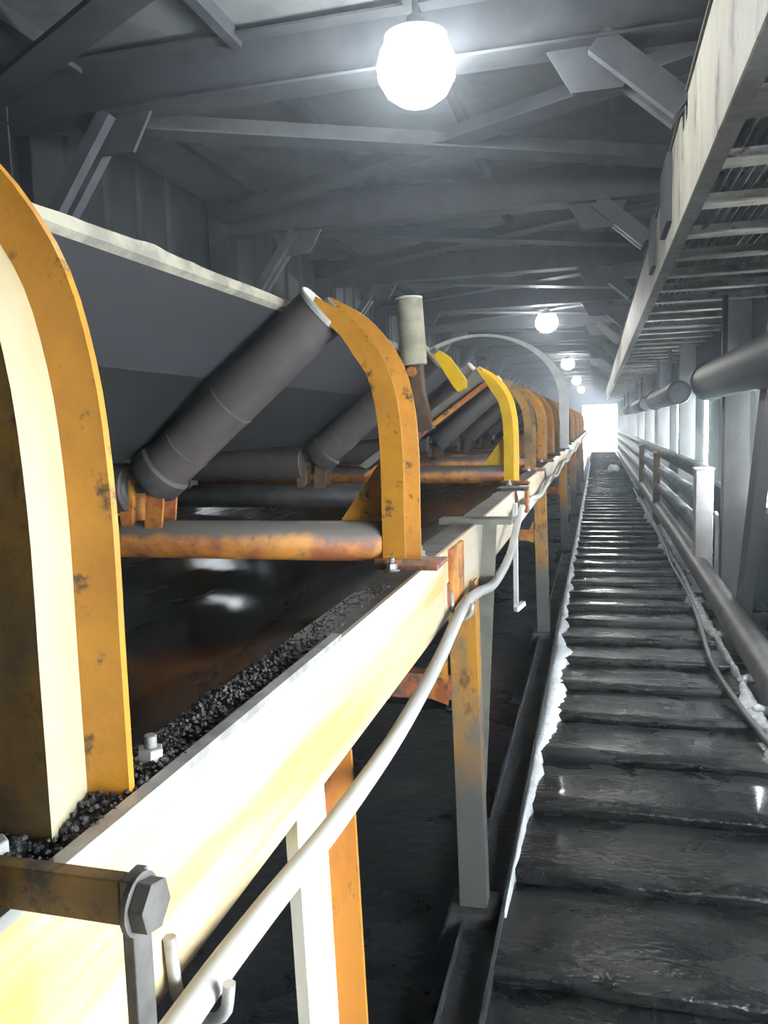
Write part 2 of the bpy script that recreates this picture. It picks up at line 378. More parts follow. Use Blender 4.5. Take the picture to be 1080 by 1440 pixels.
# ------------------------------------------------------------------ wall beyond the conveyor
LW0, LW1, LWA, LWB = 2.06, 2.20, 6.5, 7.9     # unseen slot added in the far wall, to streak the deck with light
wlm = MB().box(XL - .1, XL, Y0, Y1, FLOOR_Z, LW0).box(XL - .1, XL, Y0, Y1, LW1, ROOF_Z).box(XL - .1, XL, Y0, LWA, LW0, LW1).box(XL - .1, XL, LWB, Y1, LW0, LW1)
wlft = struct(wlm.build('wall_left', 'wall'))
rib = MB().prism([(XL, -.04), (XL + .03, -.02), (XL + .03, .02), (XL, .04)], FLOOR_Z, ROOF_Z, 'z')
ribm = rib.mesh('cladding_rib', 'wall')
for k in range(100):
    if not LWA < Y0 + .2 + k * .45 < LWB: inst(ribm, 'cladding_rib', wlft, (0, Y0 + .2 + k * .45, 0))
colm = ibeam((0, 0, FLOOR_Z), (0, 0, ROOF_Z), .2, .2)
def column_mesh(m, ROOF_Z=ROOF_Z):
    mb = MB()
    mb.box(-.10, .10, -.10, -.086, FLOOR_Z, ROOF_Z); mb.box(-.10, .10, .086, .10, FLOOR_Z, ROOF_Z); mb.box(-.007, .007, -.086, .086, FLOOR_Z, ROOF_Z)
    return mb.mesh('column', m)
cmL, cmR = column_mesh('beam'), column_mesh('column', 2.495)
for y in BEAM_Y: inst(cmL, 'column', wlft, (XL + .12, y, 0))

# ------------------------------------------------------------------ window wall on the walkway side
wr_ = struct(empty('wall_right'))
SILL, HEAD = .72, 1.86
MB().box(XR, XR + .06, Y0, Y1, FLOOR_Z, SILL).build('dado', 'dado', wr_)
MB().box(XR, XR + .06, Y0, Y1, HEAD, ROOF_Z).build('header', 'dado', wr_)
MB().box(XR - .05, XR + .08, Y0, Y1, SILL - .03, SILL + .02).build('sill_rail', 'column', wr_)
MB().box(XR - .06, XR + .08, Y0, Y1, HEAD - .04, HEAD + .05).build('head_rail', 'column', wr_)
we = MB().box(XL, XR, Y1, Y1 + .1, 2.5, ROOF_Z).box(XL, -.9, Y1, Y1 + .1, FLOOR_Z, 2.5); struct(we.build('wall_far', 'wall'))
struct(MB().box(XL, XR, Y0 - .1, Y0, FLOOR_Z, ROOF_Z).build('wall_back', 'wall'))
COL_Y = [-4.4, -.4, 3.6] + [7.65 + 4.0 * k for k in range(11)]
for y in COL_Y: inst(cmR, 'column', wr_, (1.18, y, 0))
sheetm = MB().prism([(-.55 + .1 * i, (.02 if i % 2 else 0)) for i in range(12)] + [(.55 - .1 * i, -.012 + (0.02 if (11 - i) % 2 else 0)) for i in range(12)], SILL, HEAD, 'z').mesh('translucent_sheet', 'sheet')
sheett = sheetm.copy(); sheett.materials[0] = M['sheet_lit']; CN = [0]
def cover(a, b):                             # pale sheets closing the window band from a to b
    n = max(1, round((b - a) / 1.1)); CN[0] += 1
    for q in range(n): inst(sheett if (q + CN[0]) % 2 else sheetm, 'cladding_sheet', wr_, (XR + .03, a + (b - a) * (q + .5) / n, 0), (0, 0, math.pi / 2), ((b - a) / n / 1.1, 1, 1))
cover(-5.9, -4.5); cover(-4.3, -.5); cover(-.3, .0); cover(1.15, 3.5); cover(4.3, 7.5)
for y in COL_Y[3:]:
    cover(y + .36, y + 1.9); cover(y + 2.2, y + 3.8)
mullm = MB().box(-.03, .03, -.05, .05, SILL, HEAD).mesh('mullion', 'column')
for y in COL_Y[2:]:
    inst(mullm, 'mullion', wr_, (XR + .03, y + 1.4, 0)); inst(mullm, 'mullion', wr_, (XR + .03, y + 2.7, 0))
# the slanting brace
br = MB().bar((1.10, 6.66, -.13), (1.10, 5.36, 2.5), .09, .2, (0, 1, 0)); br.build('diagonal_brace', 'brace', wr_, .004)

# ------------------------------------------------------------------ lamps
LAMP_Y = [-6.0 + 10.15 * k for k in range(0, 6)]
LAMP_Y[0] = -5.4
lamp_lab = {1: 'large glaring round lamp hanging over the conveyor just under the first roof beam', 2: 'second glowing lamp along the roof above the pale hoop',
            3: 'third glowing lamp along the roof, smaller and lower than the second', 4: 'fourth small glowing lamp along the roof towards the bright gallery end',
            5: 'last tiny glowing lamp along the roof by the bright gallery end'}
for k, y in enumerate(LAMP_Y):
    if k == 0: continue
    t = thing('roof_lamp', (-.83, y - .25, 3.17), lamp_lab[k], 'lamp', 'roof lamps along the gallery')
    MB().lathe((0, 0, -.17), (0, 0, 1), [(.02, .04), (.035, .09), (.075, .145), (.14, .182), (.20, .187), (.26, .17), (.31, .14)]).build('glowing_globe', 'lamp', t)
    MB().lathe((0, 0, .14), (0, 0, 1), [(0, .15), (.02, .15), (.06, .07), (.09, .04), (.11, .04)]).build('housing', 'lamp_body', t)
    MB().tube([(0, 0, .24), (0, 0, .485)], .015).build('hanger_rod', 'lamp_body', t)

# ------------------------------------------------------------------ conveyor
XC = -1.35
ST_TOP, ST_BOT, ST_X = 1.1875, 1.005, -.37
def stringer(name, y0, y1, label, far=False):
    t = thing(name, (0, 0, 0), label, 'beam', 'conveyor stringers')
    sg = (lambda x: 2 * XC - x) if far else (lambda x: x)
    def bx(x0, x1, z0, z1): a, b = sorted((sg(x0), sg(x1))); return MB().box(a, b, y0, y1, z0, z1)
    bx(ST_X - .008, ST_X, ST_BOT, ST_TOP).build('web', 'stringer', t)
    bx(ST_X - .078, ST_X - .008, ST_TOP - .010, ST_TOP).build('flange', 'coal_grey', t)
    bx(ST_X - .078, ST_X - .008, ST_BOT, ST_BOT + .010).build('flange', 'stringer', t)
    return t
s1 = stringer('conveyor_stringer', -1.2, 1.925, 'pale worn yellow channel beam carrying the first two curved brackets')
s2 = stringer('conveyor_stringer', 1.93, 46, 'dusty channel beam running on past the grey-green strut to the far gallery end')
s3 = stringer('conveyor_stringer', -1.2, 46, 'matching channel beam on the far side of the belt, by the wall', True)
MB().box(ST_X, ST_X + .012, 1.99, 2.17, ST_BOT + .02, ST_TOP - .005).build('splice_plate', 'orange_rusty', s2, .002)
# dark raised edge strip along the first beam's top
MB().box(ST_X - .012, ST_X + .003, -1.2, 1.1, ST_TOP - .001, ST_TOP + .009).build('edge_strip', 'zinc', s1)

# belts
def belt_profile():
    pts = [(-1.62, 1.440), (-1.09, 1.440), (-1.05, 1.470), (-.88, 1.625), (-.6875, 1.770)]
    full = [(2 * XC - x, z) for x, z in pts[:1:-1]] + pts
    return full
bp = belt_profile()
bt = thing('carrying_belt', (0, 0, 0), 'wide grey troughed rubber belt with a frayed pale edge riding on the rolls', 'conveyor belt')
def beltpart(idx, name, m, th=.014):
    mb = MB(); seg = [bp[i] for i in idx]
    ring = lambda y: [Vector((x, y, z)) for x, z in seg] + [Vector((x, y, z + th)) for x, z in seg[::-1]]
    mb.strip([ring(-1.5), ring(10), ring(46)]); return mb.build(name, m, bt)
n = len(bp)
beltpart([n - 2, n - 1], 'belt_wing', 'belt')
beltpart([2, 3, n - 4, n - 3, n - 2] if n > 7 else list(range(1, n - 1)), 'belt_trough', 'belt_dark')
beltpart([0, 1, 2], 'belt_wing', 'belt')
mb = MB(); rings = []
for k in range(500):
    y = -1.5 + k * .03
    j = .006 * noise.noise(Vector((y * 3, 1, 1))) + (.012 * max(0, noise.noise(Vector((y * 9, 4, 1))) - .15))
    x, z = bp[-1]
    rings.append([Vector((x - .004, y, z - .004)), Vector((x + .010, y, z + .004)), Vector((x + .008, y, z + .022 + j)), Vector((x - .016, y, z + .020 + j))])
mb.strip(rings, True, False); mb.build('belt_edge', 'belt_edge', bt)
rbelt = MB(); r_ = lambda y: [Vector((-2.05, y, .78)), Vector((-.65, y, .78)), Vector((-.65, y, .795)), Vector((-2.05, y, .795))]
rbelt.strip([r_(-1.5), r_(46)])
tag(rbelt.build('return_belt', 'belt_dark'), 'flat black return belt running below the deck plate', 'conveyor belt')
# deck plate between the stringers
mb = MB(); rows = []
for k in range(90):
    y = -1.4 + (k / 89) ** 1.6 * 45
    rows.append([Vector((-2.25 + 1.805 * i / 12, y, 1.105 + .012 * noise.noise(Vector((i * .5, y * 1.7, 0))) - .05 * math.sin(math.pi * i / 12))) for i in range(13)])
mb.strip(rows, closed=False, smooth=True)
o = mb.build('deck_plate', 'deck'); m_ = o.modifiers.new('t', 'SOLIDIFY'); m_.thickness = .006
tag(o, 'wet black deck plate with a watery sheen between the conveyor beams', 'plate')

# idlers -----------------------------------------------------------------
RA, RB = Vector((-1.04, 0, 1.392)), Vector((-.595, 0, 1.762))     # wing roll ends
RR = .0625
PATH = smooth_path([(-.39, 1.19, 0), (-.39, 1.32, 0), (-.39, 1.45, 0), (-.40, 1.561, 0), (-.429, 1.655, 0), (-.499, 1.744, 0), (-.588, 1.798, 0)], 4)
def post_mesh(m, mir=False, wide=0.0):
    # Z-shaped pressed section: front flange inward, web, rear flange outward
    pr = [(-.068, -.045), (-.018, -.045), (-.033, .030), (wide, .036), (wide, .044), (-.041, .038), (-.028, -.037), (-.068, -.037)]
    if wide: pr[1] = (-.011, -.045); pr[6] = (-.021, -.037)
    P = [Vector((p[0], 0, p[1])) for p in PATH]; rings = []
    for k, p in enumerate(P):
        t = (P[min(k + 1, len(P) - 1)] - P[max(k - 1, 0)]).normalized()
        nrm = Vector((t.z, 0, -t.x)); u = k / (len(P) - 1)
        sc = 1 - .35 * max(0, (u - .75) / .25)
        rings.append([p + nrm * (a * sc) + Vector((0, b, 0)) for a, b in pr])
    if mir: rings = [[Vector((2 * XC - q.x, q.y, q.z)) for q in r] for r in rings]
    me = MB().strip(rings, True, False).mesh('wing_post', m)
    if wide:                                 # first post: grey web paled for window glare, grimy front flange darkened for shade
        me.materials.append(M['worn_web_glare']); me.materials.append(M['amber_dirty']); np_ = len(pr)
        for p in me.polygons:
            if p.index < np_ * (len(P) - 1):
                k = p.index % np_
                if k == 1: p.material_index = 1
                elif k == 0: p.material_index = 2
    return me
def roll_mesh(L):
    prof = [(0, .030), (0, RR - .003), (.004, RR), (L - .004, RR), (L, RR - .003), (L, .030)]
    return MB().lathe((0, 0, 0), (0, 0, 1), prof).mesh('roll', 'roll')
LW = (RB - RA).length
ROLLW, ROLLC = roll_mesh(LW), roll_mesh(.50)
ang = math.atan2(RB.x - RA.x, RB.z - RA.z)
axle_me = MB().tube([(0, 0, -.03), (0, 0, LW + .03)], .013, 10).mesh('axle', 'coal_grey')
axle_c = MB().tube([(0, 0, -.03), (0, 0, .53)], .013, 10).mesh('axle', 'coal_grey')
skirt = MB().lathe((0, 0, 0), (0, 0, 1), [(0, .050), (0, .066), (.008, .070), (.050, .070), (.058, .0635)], 28).mesh('end_skirt', 'roll_end')
weld = MB().lathe((0, 0, 0), (0, 0, 1), [(0, RR - .001), (.001, RR + .0016), (.004, RR + .0016), (.005, RR - .001)], 28).mesh('weld_ring', 'coal_grey')
endm = MB().lathe((0, 0, 0), (0, 0, 1), [(0, .02), (0, .048), (.006, .05), (.012, .045)], 20).mesh('end_cap', 'roll_end')
rimm = MB().lathe((0, 0, 0), (0, 0, 1), [(0, .052), (-.004, .060), (-.004, .0665), (.004, .0668), (.008, .064)], 24).mesh('rim', 'zinc')
pipe_m = MB().tube([(-2.24, 0, 1.243), (-.46, 0, 1.243)], .046, 18).mesh('cross_pipe', 'pipe_dusty')
def gusset(mir):
    f = (lambda x: 2 * XC - x) if mir else (lambda x: x)
    return MB().prism([(f(-.455), 1.265), (f(-.575), 1.285), (f(-.455), 1.45)], -.005, .005)
def foot(mir):
    f = (lambda x: 2 * XC - x) if mir else (lambda x: x)
    a, b = sorted((f(-.475), f(-.335)))
    return MB().box(a, b, -.055, .075, ST_TOP, ST_TOP + .010).box(a, b, -.055, -.047, ST_TOP - .016 if False else ST_TOP, ST_TOP + .024)
foot_m = [foot(False).mesh('foot_plate', 'red_oxide'), foot(True).mesh('foot_plate', 'red_oxide')]
foot_g = [foot(False).mesh('foot_plate', 'coal_grey'), foot(True).mesh('foot_plate', 'coal_grey')]
def inner_bracket(x, sgn):
    mb = MB()
    mb.prism([(x - .05, 1.27), (x - .025, 1.25), (x - .015, 1.345), (x - .03, 1.42), (x - .06, 1.40)], -.03, .03)
    mb.prism([(x + .015, 1.27), (x + .06, 1.27), (x + .075, 1.38), (x + .03, 1.39)], -.035, -.027)
    mb.prism([(x + .015, 1.27), (x + .06, 1.27), (x + .075, 1.38), (x + .03, 1.39)], .027, .035)
    if sgn < 0: mb.v = [(2 * XC - a, b, c) for a, b, c in mb.v]
    return mb.mesh('roll_bracket', 'orange_rusty' if sgn > 0 else 'coal_grey')
brk = [inner_bracket(-1.07, 1), inner_bracket(-1.07, -1)]
brk_d = brk[0].copy(); brk_d.materials[0] = M['brown']
bolt_m = MB()
bolt_m.lathe((0, 0, 0), (0, 0, 1), [(0, .017), (.004, .017), (.004, .0165)], 20)
bolt_m.lathe((0, 0, .004), (0, 0, 1), [(0, .0125), (.012, .0125), (.013, .011)], 6)
bolt_m.lathe((0, 0, .016), (0, 0, 1), [(0, .006), (.012, .006), (.013, .005)], 10)
bolt_me = bolt_m.mesh('bolt', 'zinc')
POSTM = {c: (post_mesh(c), post_mesh(c, True), gusset(False).mesh('gusset', c), gusset(True).mesh('gusset', c)) for c in ('amber', 'yellow', 'amber_dirty')}
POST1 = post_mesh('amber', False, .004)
def roll_set(t):
    for s in (1, -1):
        a, b = (RA, RB) if s > 0 else (Vector((2 * XC - RA.x, 0, RA.z)), Vector((2 * XC - RB.x, 0, RB.z)))
        ry = math.atan2(b.x - a.x, b.z - a.z)
        r = inst(ROLLW, 'roll', t, a, (0, ry, 0))
        inst(axle_me, 'axle', r, (0, 0, 0)); inst(skirt, 'end_skirt', r, (0, 0, -.008)); inst(weld, 'weld_ring', r, (0, 0, LW * .20)); inst(weld, 'weld_ring', r, (0, 0, LW * .47)); inst(endm, 'end_cap', r, (0, 0, -.006)); inst(endm, 'end_cap', r, (0, 0, LW - .006)); inst(rimm, 'rim', r, (0, 0, LW))
    r = inst(ROLLC, 'roll', t, (-1.60, 0, 1.368), (0, math.pi / 2, 0)); inst(axle_c, 'axle', r, (0, 0, 0)); inst(weld, 'weld_ring', r, (0, 0, .36))
    inst(endm, 'end_cap', r, (0, 0, -.006)); inst(endm, 'end_cap', r, (0, 0, .494))
def idler(y, color, label, near=True):
    t = thing('troughing_idler', (0, y, 0), label, 'idler', 'troughing idlers under the belt')
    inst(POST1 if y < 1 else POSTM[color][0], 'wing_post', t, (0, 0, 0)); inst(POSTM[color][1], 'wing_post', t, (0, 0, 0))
    inst(pipe_m, 'cross_pipe', t, (0, 0, 0))
    inst(POSTM[color][2], 'gusset', t, (0, .02, 0)); inst(POSTM[color][3], 'gusset', t, (0, .02, 0))
    fm = foot_m if near and y > 1 else foot_g
    if y > 1: inst(fm[0], 'foot_plate', t, (0, 0, 0))
    inst(fm[1], 'foot_plate', t, (0, 0, 0))
    inst(brk[0] if y < 2 else brk_d, 'roll_bracket', t, (0, 0, 0)); inst(brk[1], 'roll_bracket', t, (0, 0, 0))
    roll_set(t)
    if near:
        inst(bolt_me, 'bolt', t, (-.408, .105, ST_TOP + .002), (0, .05, .3)); inst(bolt_me, 'bolt', t, (-.430, -.075, ST_TOP + .002), (0, 0, .7))
    return t
IY = [.535 + 1.19 * k for k in range(22)]
ordn = ['first', 'second', 'third', 'fourth', 'fifth', 'sixth', 'seventh', 'eighth', 'ninth', 'tenth', 'eleventh', 'twelfth', 'thirteenth', 'fourteenth', 'fifteenth',
        'sixteenth', 'seventeenth', 'eighteenth', 'nineteenth', 'twentieth', 'twenty-first', 'twenty-second']
idler(IY[0], 'amber', 'idler whose large amber bracket post fills the picture edge, first of the row')
idler(IY[1], 'amber', 'idler with big dusty wing roll, curved amber post and orange cross pipe')
idler(IY[3], 'yellow', 'idler with the brightest lemon-yellow curved post, just behind the upright cream guide roller')
for k in range(4, 22):
    idler(IY[k], 'amber_dirty' if k % 3 == 1 else 'amber', '%s dull amber idler counting along the belt from the camera' % ordn[k], near=k < 6)

# self-aligning idler with its guide roller
ty = IY[2]
t = thing('training_idler', (0, ty, 0), 'self-aligning idler with upright cream guide roller and slanted rusty-edged channel', 'idler')
roll_set(t)
MB().tube([(-2.04, 0, 1.243), (-.66, 0, 1.243)], .046, 18).build('cross_pipe', 'roll_end', t)
inst(brk_d, 'roll_bracket', t, (0, 0, 0)); inst(brk[1], 'roll_bracket', t, (0, 0, 0))
ch = MB().prism([(-.574, 1.552), (-.483, 1.614), (-.437, 1.666), (-.411, 1.697), (-.375, 1.644), (-.80, 1.342), (-.85, 1.36)], -.105, -.097)
chp = ch.build('tilted_plate', 'grey_green', t, .001)
MB().bar((-.82, -.10, 1.325), (-.375, -.10, 1.641), .05, .012, (0, 0, 1)).build('rusty_edge', 'orange_rusty', chp)
gr = MB().lathe((-.628, -.12, 1.715), (-.640, -.12, 1.945), [(0, .030), (0, .044), (.004, .047), (.226, .047), (.230, .043), (.230, .02)], 24).build('guide_roller', 'guide', t)
MB().lathe((-.640, -.12, 1.943), (-.641, -.12, 2.0), [(0, .046), (.003, .048), (.008, .047), (.009, .02)], 24).build('roller_cap', 'hoop', gr)
MB().prism([(-.668, 1.725), (-.598, 1.725), (-.592, 1.62), (-.560, 1.49), (-.640, 1.47), (-.655, 1.60)], -.150, -.095).build('roller_bracket', 'brown', t, .004)
MB().lathe((-.628, -.155, 1.69), (-.628, -1, 1.69), [(0, .02), (.012, .02), (.014, .016)], 6).build('bracket_nut', 'orange_rusty', t)
MB().prism([(-.55, 1.744), (-.53, 1.76), (-.495, 1.736), (-.437, 1.653), (-.437, 1.626), (-.467, 1.612), (-.484, 1.633), (-.538, 1.723)], -.155, -.12).build('stop_arm', 'yellow', t, .003)
MB().prism([(-.80, 1.70), (-.72, 1.79), (-.655, 1.75), (-.655, 1.62), (-.70, 1.58)], .0, .03).build('pivot_plate', 'guide', t, .003)
for s in (1, -1):
    f = (lambda x: x) if s > 0 else (lambda x: 2 * XC - x)
    a, b = sorted((f(-.72), f(-.66)))
    MB().box(a, b, -.04, .04, 1.09, 1.27).build('side_stand', 'roll_end', t)

# support frames -----------------------------------------------------------
def channel_leg(x, y, z0, z1, m, w=.15, d=.055, th=.008, splay=.0):
    # web faces the walkway, both flanges stand out towards it
    mb = MB()
    def pb(xa, xb, ya, yb):
        mb.quadbox([(xa + splay, ya, z0), (xb + splay, ya, z0), (xb + splay, yb, z0), (xa + splay, yb, z0), (xa, ya, z1), (xb, ya, z1), (xb, yb, z1), (xa, yb, z1)])
    pb(x - d, x - d + th, y - w / 2, y + w / 2)
    pb(x - d + th, x, y - w / 2, y - w / 2 + th); pb(x - d + th, x, y + w / 2 - th, y + w / 2)
    return mb
def leg_pieces(x, z1, splay, w=.15, d=.055, th=.008):
    out = []
    for boxes in (((x - d, x - d + th, -w / 2, w / 2), (x - d + th, x - d + .018, -w / 2, -w / 2 + th)), ((x - d + th, x, w / 2 - th, w / 2),)):
        mb = MB()
        for xa, xb, ya, yb in boxes:
            mb.quadbox([(xa + splay, ya, 0), (xb + splay, ya, 0), (xb + splay, yb, 0), (xa + splay, yb, 0), (xa, ya, z1), (xb, ya, z1), (xb, yb, z1), (xa, yb, z1)])
        out.append(mb)
    return out
def angle_leg(x, y, z0, z1, w=.085, d=.07, th=.008, splay=.03):
    mb = MB()
    def pb(xa, xb, ya, yb):
        mb.quadbox([(xa + splay, ya, z0), (xb + splay, ya, z0), (xb + splay, yb, z0), (xa + splay, yb, z0), (xa, ya, z1), (xb, ya, z1), (xb, yb, z1), (xa, yb, z1)])
    pb(x - w, x, y - d / 2, y - d / 2 + th); pb(x - th, x, y - d / 2 + th, y + d / 2); pb(x - w, x - w + th, y - d / 2 + th, y + d / 2)
    return mb
FR = [(1.06, 'pale', 'pale channel-legged support frame under the first beam, beside the thick cable'),
      (2.36, 'rust', 'rusty yellow support frame with red cross brace standing on a black footing'),
      (5.75, 'rust', 'dull orange support frame with a portal-shaped inner leg beyond the grey-green strut'),
      (9.6, 'rust', 'orange support frame in front of the pale hoop'),
      (13.4, 'rust', 'small support frame standing just past the pale hoop'), (17.2, 'rust', 'second support frame past the pale hoop'), (21.0, 'rust', 'third support frame past the pale hoop')]
for y, kind, lab in FR:
    t = thing('support_frame', (0, y, FLOOR_Z), lab, 'support', 'conveyor support frames')
    dz = -FLOOR_Z
    zb = .0 + dz
    if kind == 'pale':
        lw, lf = leg_pieces(-.368, ST_BOT + dz, .03)
        lg = lw.build('leg', 'pale_leg', t); lf.build('leg_flange', 'orange_bright', lg)  # web painted pale for the window glare on it, flange left orange
        channel_leg(2 * XC + .40, 0, 0, ST_BOT + dz, 'x').build('leg', 'leg', t)
    else:
        angle_leg(-.352, 0, zb, ST_BOT + .03 + dz, splay=.02).build('leg', 'leg', t, .002)
        angle_leg(2 * XC + .44, 0, zb, ST_BOT + dz, splay=0).build('leg', 'leg', t)
        for fx in (-.375, 2 * XC + .40):
            MB().quadbox([(fx - .12, -.12, 0), (fx + .10, -.12, 0), (fx + .10, .12, 0), (fx - .12, .12, 0), (fx - .075, -.07, zb), (fx + .075, -.07, zb), (fx + .075, .07, zb), (fx - .075, .07, zb)]).build('footing', 'footing', t, .01)
    bz = .70 + dz
    if kind == 'rust':
        b_ = MB().box(2 * XC + .36, -.43, -.03, .03, bz + .035, bz + .043).box(2 * XC + .36, -.43, -.034, -.026, bz - .035, bz + .043)
        b_.build('cross_brace', 'red_oxide' if y < 5 else 'orange_rusty', t)
        MB().prism([(-.44, bz - .05), (-.50, bz - .03), (-.44, bz + .11)], -.04, -.03).build('gusset', 'orange_rusty', t)
    if y == 5.75:
        MB().box(-.83, -.77, -.03, .03, 0, bz).build('inner_leg', 'orange_rusty', t)

# grey-green strut bolted outside the beam
t = thing('steel_strut', (-.33, 2.55, FLOOR_Z), 'grey-green flat strut clamped outside the beam behind the rusty frame leg', 'strut')
MB().bar((-.075, 0, .02), (-.005, 0, 1.335), .045, .012, (0, 1, 0)).build('flat_bar', 'grey_green', t)
MB().box(-.16, .07, -.06, .02, 1.335, 1.352).build('clamp_plate', 'grey_green', t)
MB().box(-.11, -.035, -.07, .07, 0, .02).build('base_plate', 'grey_green', t)
t = thing('cable_drop_bar', (-.34, 3.42, .70), 'thin pale hanging bar with hooked foot below the beam, past the strut', 'bar')
MB().bar((0, 0, 0), (0, 0, .46), .018, .035, (0, 1, 0)).build('bar', 'hoop', t)
MB().bar((0, -.02, 0), (.03, .03, .02), .02, .02).build('hook_foot', 'hoop', t)
t = thing('clamp_plate', (-.37, 3.75, ST_TOP), 'dark flat clamp plate across the beam before the lemon-yellow post', 'plate')
MB().box(-.08, .06, -.05, .05, .001, .016).build('plate', 'coal_grey', t)
MB().box(.045, .060, -.05, .05, -.10, .001).build('lug', 'orange_rusty', t)

# cable with its hooks
cpts = [(-.335, -.6, 1.03), (-.335, .2, 1.015), (-.335, .54, 1.012), (-.335, .70, 1.004), (-.335, .96, .981), (-.335, 1.294, .97), (-.335, 1.658, .989), (-.335, 2.0, 1.030), (-.325, 2.2, 1.028), (-.315, 2.5, .998),
        (-.315, 2.95, 1.013), (-.32, 3.3, 1.085), (-.335, 3.75, 1.115), (-.335, 4.2, 1.105), (-.335, 5.0, 1.06), (-.335, 5.9, 1.10), (-.335, 7.0, 1.05), (-.335, 8.2, 1.10), (-.335, 9.6, 1.05), (-.335, 11, 1.1), (-.335, 13, 1.05), (-.335, 15, 1.1), (-.335, 18, 1.05), (-.335, 21, 1.1), (-.335, 30, 1.08), (-.335, 45, 1.08)]
tag(MB().tube(smooth_path(cpts, 7), .0145, 14).build('thick_cable', 'cable'), 'thick pale grey cable slung along the outside of the conveyor beam', 'cable')
def hook(y, z, lab):
    t = thing('cable_hook', (-.335, y, z), lab, 'hook', 'cable hooks on the beam')
    pts = [(-.03, 0, .05), (-.026, 0, 0)] + [(-.024 * math.cos(a), 0, -.024 * math.sin(a)) for a in [i * math.pi / 8 for i in range(1, 9)]] + [(.026, 0, .015)]
    MB().tube(pts, .006, 8).build('hook_rod', 'zinc', t)
    if y > 1: MB().box(-.036, -.03, -.02, .02, .01, .07).build('hook_plate', 'red_oxide', t)
hook(.585, 1.008, 'shiny curved hook holding the cable at the lower picture edge')
hook(1.99, 1.029, 'small rusty hook holding the cable at the beam splice')
hook(3.75, 1.114, 'cable hook below the dark clamp plate')
hook(5.9, 1.099, 'cable hook beside the portal-legged orange frame')

# bracket bar lying across the beam close to the camera
t = thing('hanger_bracket', (-.33, .405, ST_TOP + .01), 'grimy flat bar with hex bolt and hanging strap across the beam', 'bracket')
MB().box(-.30, .048, -.006, .006, .003, .032).build('flat_bar', 'amber_dirty', t, .001)
MB().box(.050, .058, -.008, .012, -.13, .034).build('hanging_strap', 'coal_grey', t, .001)
bo = MB(); bo.lathe((.058, -.003, .018), (1, -.003, .018), [(0, .019), (.004, .019), (.004, .018)], 20); bo.lathe((.062, -.003, .018), (1, -.003, .018), [(0, .0165), (.010, .0165), (.011, .0145)], 6)
bo.build('hex_bolt', 'coal_grey', t, .001)

# coal grit on the beam's top flange
def grit(name, spots, label):
    mb = MB()
    for i, (x, y, z, r) in enumerate(spots): mb.lump((x, y, z), r, i, .8, 1)
    return tag(stuff(mb.build(name, 'coal')), label, 'coal')
rr = random.Random(3)
sp = []
for i in range(2600):
    y = rr.uniform(.66, 1.5); k = math.exp(-((y - .84) / .15) ** 2)
    if rr.random() > .18 + k: continue
    x = -.392 - .052 * rr.random() ** .8
    h = .016 * k * max(0, 1 - abs(x + .42) / .035)
    sp.append((x, y, ST_TOP + .001 + h * rr.random(), rr.uniform(.0012, .0042)))
grit('coal_grit', sp, 'heap of black coal grit on the beam top beyond the first bolt')
sp = []
for i in range(1300):
    y = rr.uniform(.36, .66); sp.append((-.380 - .066 * rr.random(), y, ST_TOP + .001 + .008 * rr.random(), rr.uniform(.0012, .004)))
grit('coal_grit', sp, 'black coal grit piled around the foot of the first amber post')

# ------------------------------------------------------------------ hoop over the belt
t = thing('cover_hoop', (XC, 9.47, ST_TOP), 'tall pale grey hoop arching over the belt', 'hoop')
mb = MB(); rings = []
N_ = 40
def hoop_ring(ca, sa, w, z0):
    o_, i_ = 1.03, 1.03 - w
    return [Vector((i_ * ca, -.04, z0 + (.80 - w * .8) * sa)), Vector((o_ * ca, -.04, z0 + .80 * sa)), Vector((o_ * ca, .04, z0 + .80 * sa)), Vector((i_ * ca, .04, z0 + (.80 - w * .8) * sa))]
for k in range(N_ + 1):
    a = math.pi * k / N_
    rings.append(hoop_ring(math.cos(a), math.sin(a), .035 + .07 * abs(math.cos(a)) ** 2, .56))
rings = [hoop_ring(1, 0, .105, 0)] + rings + [hoop_ring(-1, 0, .105, 0)]
mb.strip(rings); mb.build('arch_band', 'hoop', t)
for sx in (-.98, .98): MB().box(sx - .06, sx + .06, -.10, .10, .001, .012).build('foot_plate', 'coal_grey', t)

# ------------------------------------------------------------------ overhead grating walkway on the window side
t = thing('overhead_gangway', (0, 0, 2.5), 'overhead grating gangway with weathered cream side plate and flaking cross bars', 'gangway')
GX0, GX1 = .41, 1.75
for (a, b, zt) in ((.6, 5.05, .52), (5.06, 9.8, .43), (9.82, 14.6, .43), (14.62, 19.4, .43), (19.42, 40, .43)):
    MB().box(GX0, GX0 + .008, a, b, .0, zt).build('side_plate', 'tray', t, .002)
    MB().box(GX0 - .012, GX0 + .03, a, b, zt, zt + .012).build('top_edge', 'coal_grey', t)
MB().box(GX0 + .008, GX0 + .075, .6, 40, 0.0, .010).build('bottom_angle', 'tray_angle', t)
MB().box(GX0 - .03, GX0 - .001, 4.95, 5.45, .12, .50).build('joint_plate', 'beam', t)
MB().box(GX0 - .03, GX0 - .001, 6.2, 6.6, .10, .46).build('joint_plate', 'beam', t)
rungm = MB().box(GX0 + .02, 1.395, -.055, .055, .012, .022).box(GX0 + .02, 1.395, .045, .055, .022, .085).mesh('cross_bar', 'rung')
rungw = MB().box(GX0 + .02, 1.395, -.13, .13, .006, .02).mesh('cross_bar', 'tray_angle')
ys = [.95 + .66 * k for k in range(58)]
for k, y in enumerate(ys):
    inst(rungw if k in (3, 13, 24) else rungm, 'cross_bar', t, (0, y, 0))
barm = MB().box(-.003, .003, .6, 40, .095, .14).mesh('grating_bar', 'grate')
for k in range(20): inst(barm, 'grating_bar', t, (GX0 + .07 + k * .048, 0, 0))

